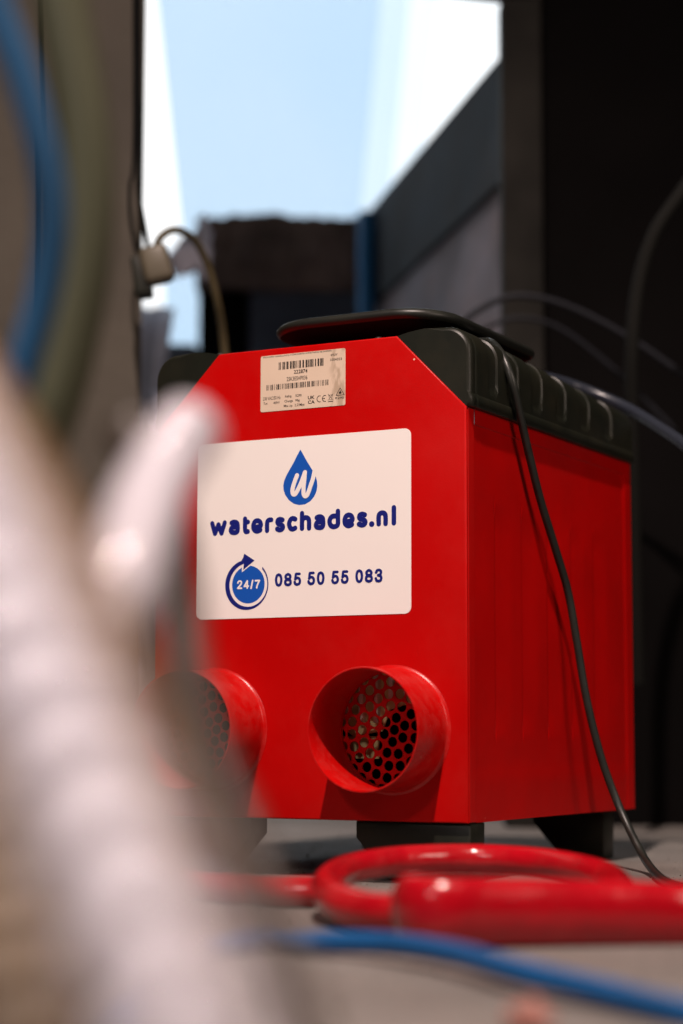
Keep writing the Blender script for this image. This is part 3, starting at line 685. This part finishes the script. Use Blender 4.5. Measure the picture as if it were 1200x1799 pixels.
# plug and cables at the pier's edge
PL = empty('socket_and_plug', at(268, 470, 2.28), 'beige plug pushed into a small socket box on the edge of the pier', 'plug')
po = at(268, 470, 2.28)
PB = mat('beige_plug_plastic', (.085, .072, .048), .45, noise=.15, nscale=30)
def cbox(name, px, py, d, hw, hh, hd, m, rot, parent, o0, bev=.005):
    c = at(px, py, d); bm = bmesh.new(); bmesh.ops.create_cube(bm, size=1)
    for v in bm.verts: v.co = Vector((v.co.x*hw*2, v.co.y*hd*2, v.co.z*hh*2))
    bmesh.ops.bevel(bm, geom=bm.edges[:], offset=bev, segments=3, affect='EDGES', profile=.5)
    M = Matrix.Translation(c-o0) @ Matrix.Rotation(-YAW, 4, 'Z') @ Matrix.Rotation(rot, 4, 'Y')
    bm.transform(M); return obj(name, bm, m, parent, smooth=35)
cbox('plug_body', 275, 466, 2.28, .017, .022, .015, PB, R(-14), PL, po, .007)
cbox('socket_base', 250, 488, 2.29, .010, .023, .018, BLK, R(-8), PL, po, .003)
YC = mat('ochre_cable_jacket', (.06, .045, .018), .5)
pts = [at(272, 440, 2.28), at(284, 415, 2.28), at(310, 404, 2.30), at(342, 422, 2.33), at(366, 470, 2.35), at(382, 530, 2.36), at(393, 600, 2.38), at(399, 700, 2.38), at(402, 900, 2.38), at(402, 1250, 2.4)]
tag(tube('ochre_cable', catmull(pts, 8), .0045, YC), 'ochre cable arching from the beige plug and down behind the machine', 'cable')
for q, (xs, r_, lb) in enumerate((((236, 228, 230, 240), .0022, 'thin dark cable dropping along the pier edge to the plug, left one'), ((244, 243, 252, 262), .0030, 'dark cable dropping along the pier edge to the plug, right one'))):
    pts = [at(xs[0], -60, 2.27), at(xs[0], 260, 2.27), at(xs[1], 330, 2.27), at(xs[2], 390, 2.27), at(xs[3], 445, 2.275)]
    tag(tube('dark_cable', catmull(pts, 8), r_, INK), lb, 'cable')
# pale rag caught on the far timber
bm = bmesh.new(); bmesh.ops.create_icosphere(bm, subdivisions=4, radius=1)
for v in bm.verts:
    c = v.co.copy(); k = 1+.25*math.sin(c.x*4+c.z*3)+.18*math.sin(c.z*9+c.y*5)+.1*math.sin(c.x*13)
    v.co = Vector((c.x*.026*k*(1-.25*c.z), c.y*.014, c.z*.044*k))
o = obj('pale_rag', bm, mat('pale_rag_cloth', (.42, .42, .50), .9), smooth=True); o.location = at(345, 440, 3.1); o.rotation_euler = (0, .35, -YAW)
tag(o, 'crumpled pale rag hanging by the bright slit above the plug', 'rag')

# faint cables in the dark on the right
gm = mat('grey_cable_jacket', (.006, .006, .005), .8, spec=.15)
pts = [at(1260, 250, 2.3), at(1200, 335, 2.3), at(1150, 410, 2.3), at(1122, 500, 2.3), at(1110, 620, 2.3), at(1112, 800, 2.32), at(1120, 1200, 2.35)]
tag(tube('grey_cable', catmull(pts, 8), .008, gm), 'grey cable hanging in a slow curve against the dark wall', 'cable')
for i, (P, r_) in enumerate((([(790, 590, 2.45), (840, 545, 2.45), (905, 520, 2.45), (990, 535, 2.45), (1100, 590, 2.45), (1230, 680, 2.45)], .004), ([(770, 640, 2.5), (830, 590, 2.5), (900, 560, 2.5), (980, 575, 2.5), (1080, 650, 2.5), (1190, 760, 2.5)], .003))):
    tag(tube('loose_cable', catmull([at(*p) for p in P], 8), r_, FAINT), ['upper grey cable looping behind the black handle', 'lower thinner grey cable looping behind the black handle'][i], 'cable')
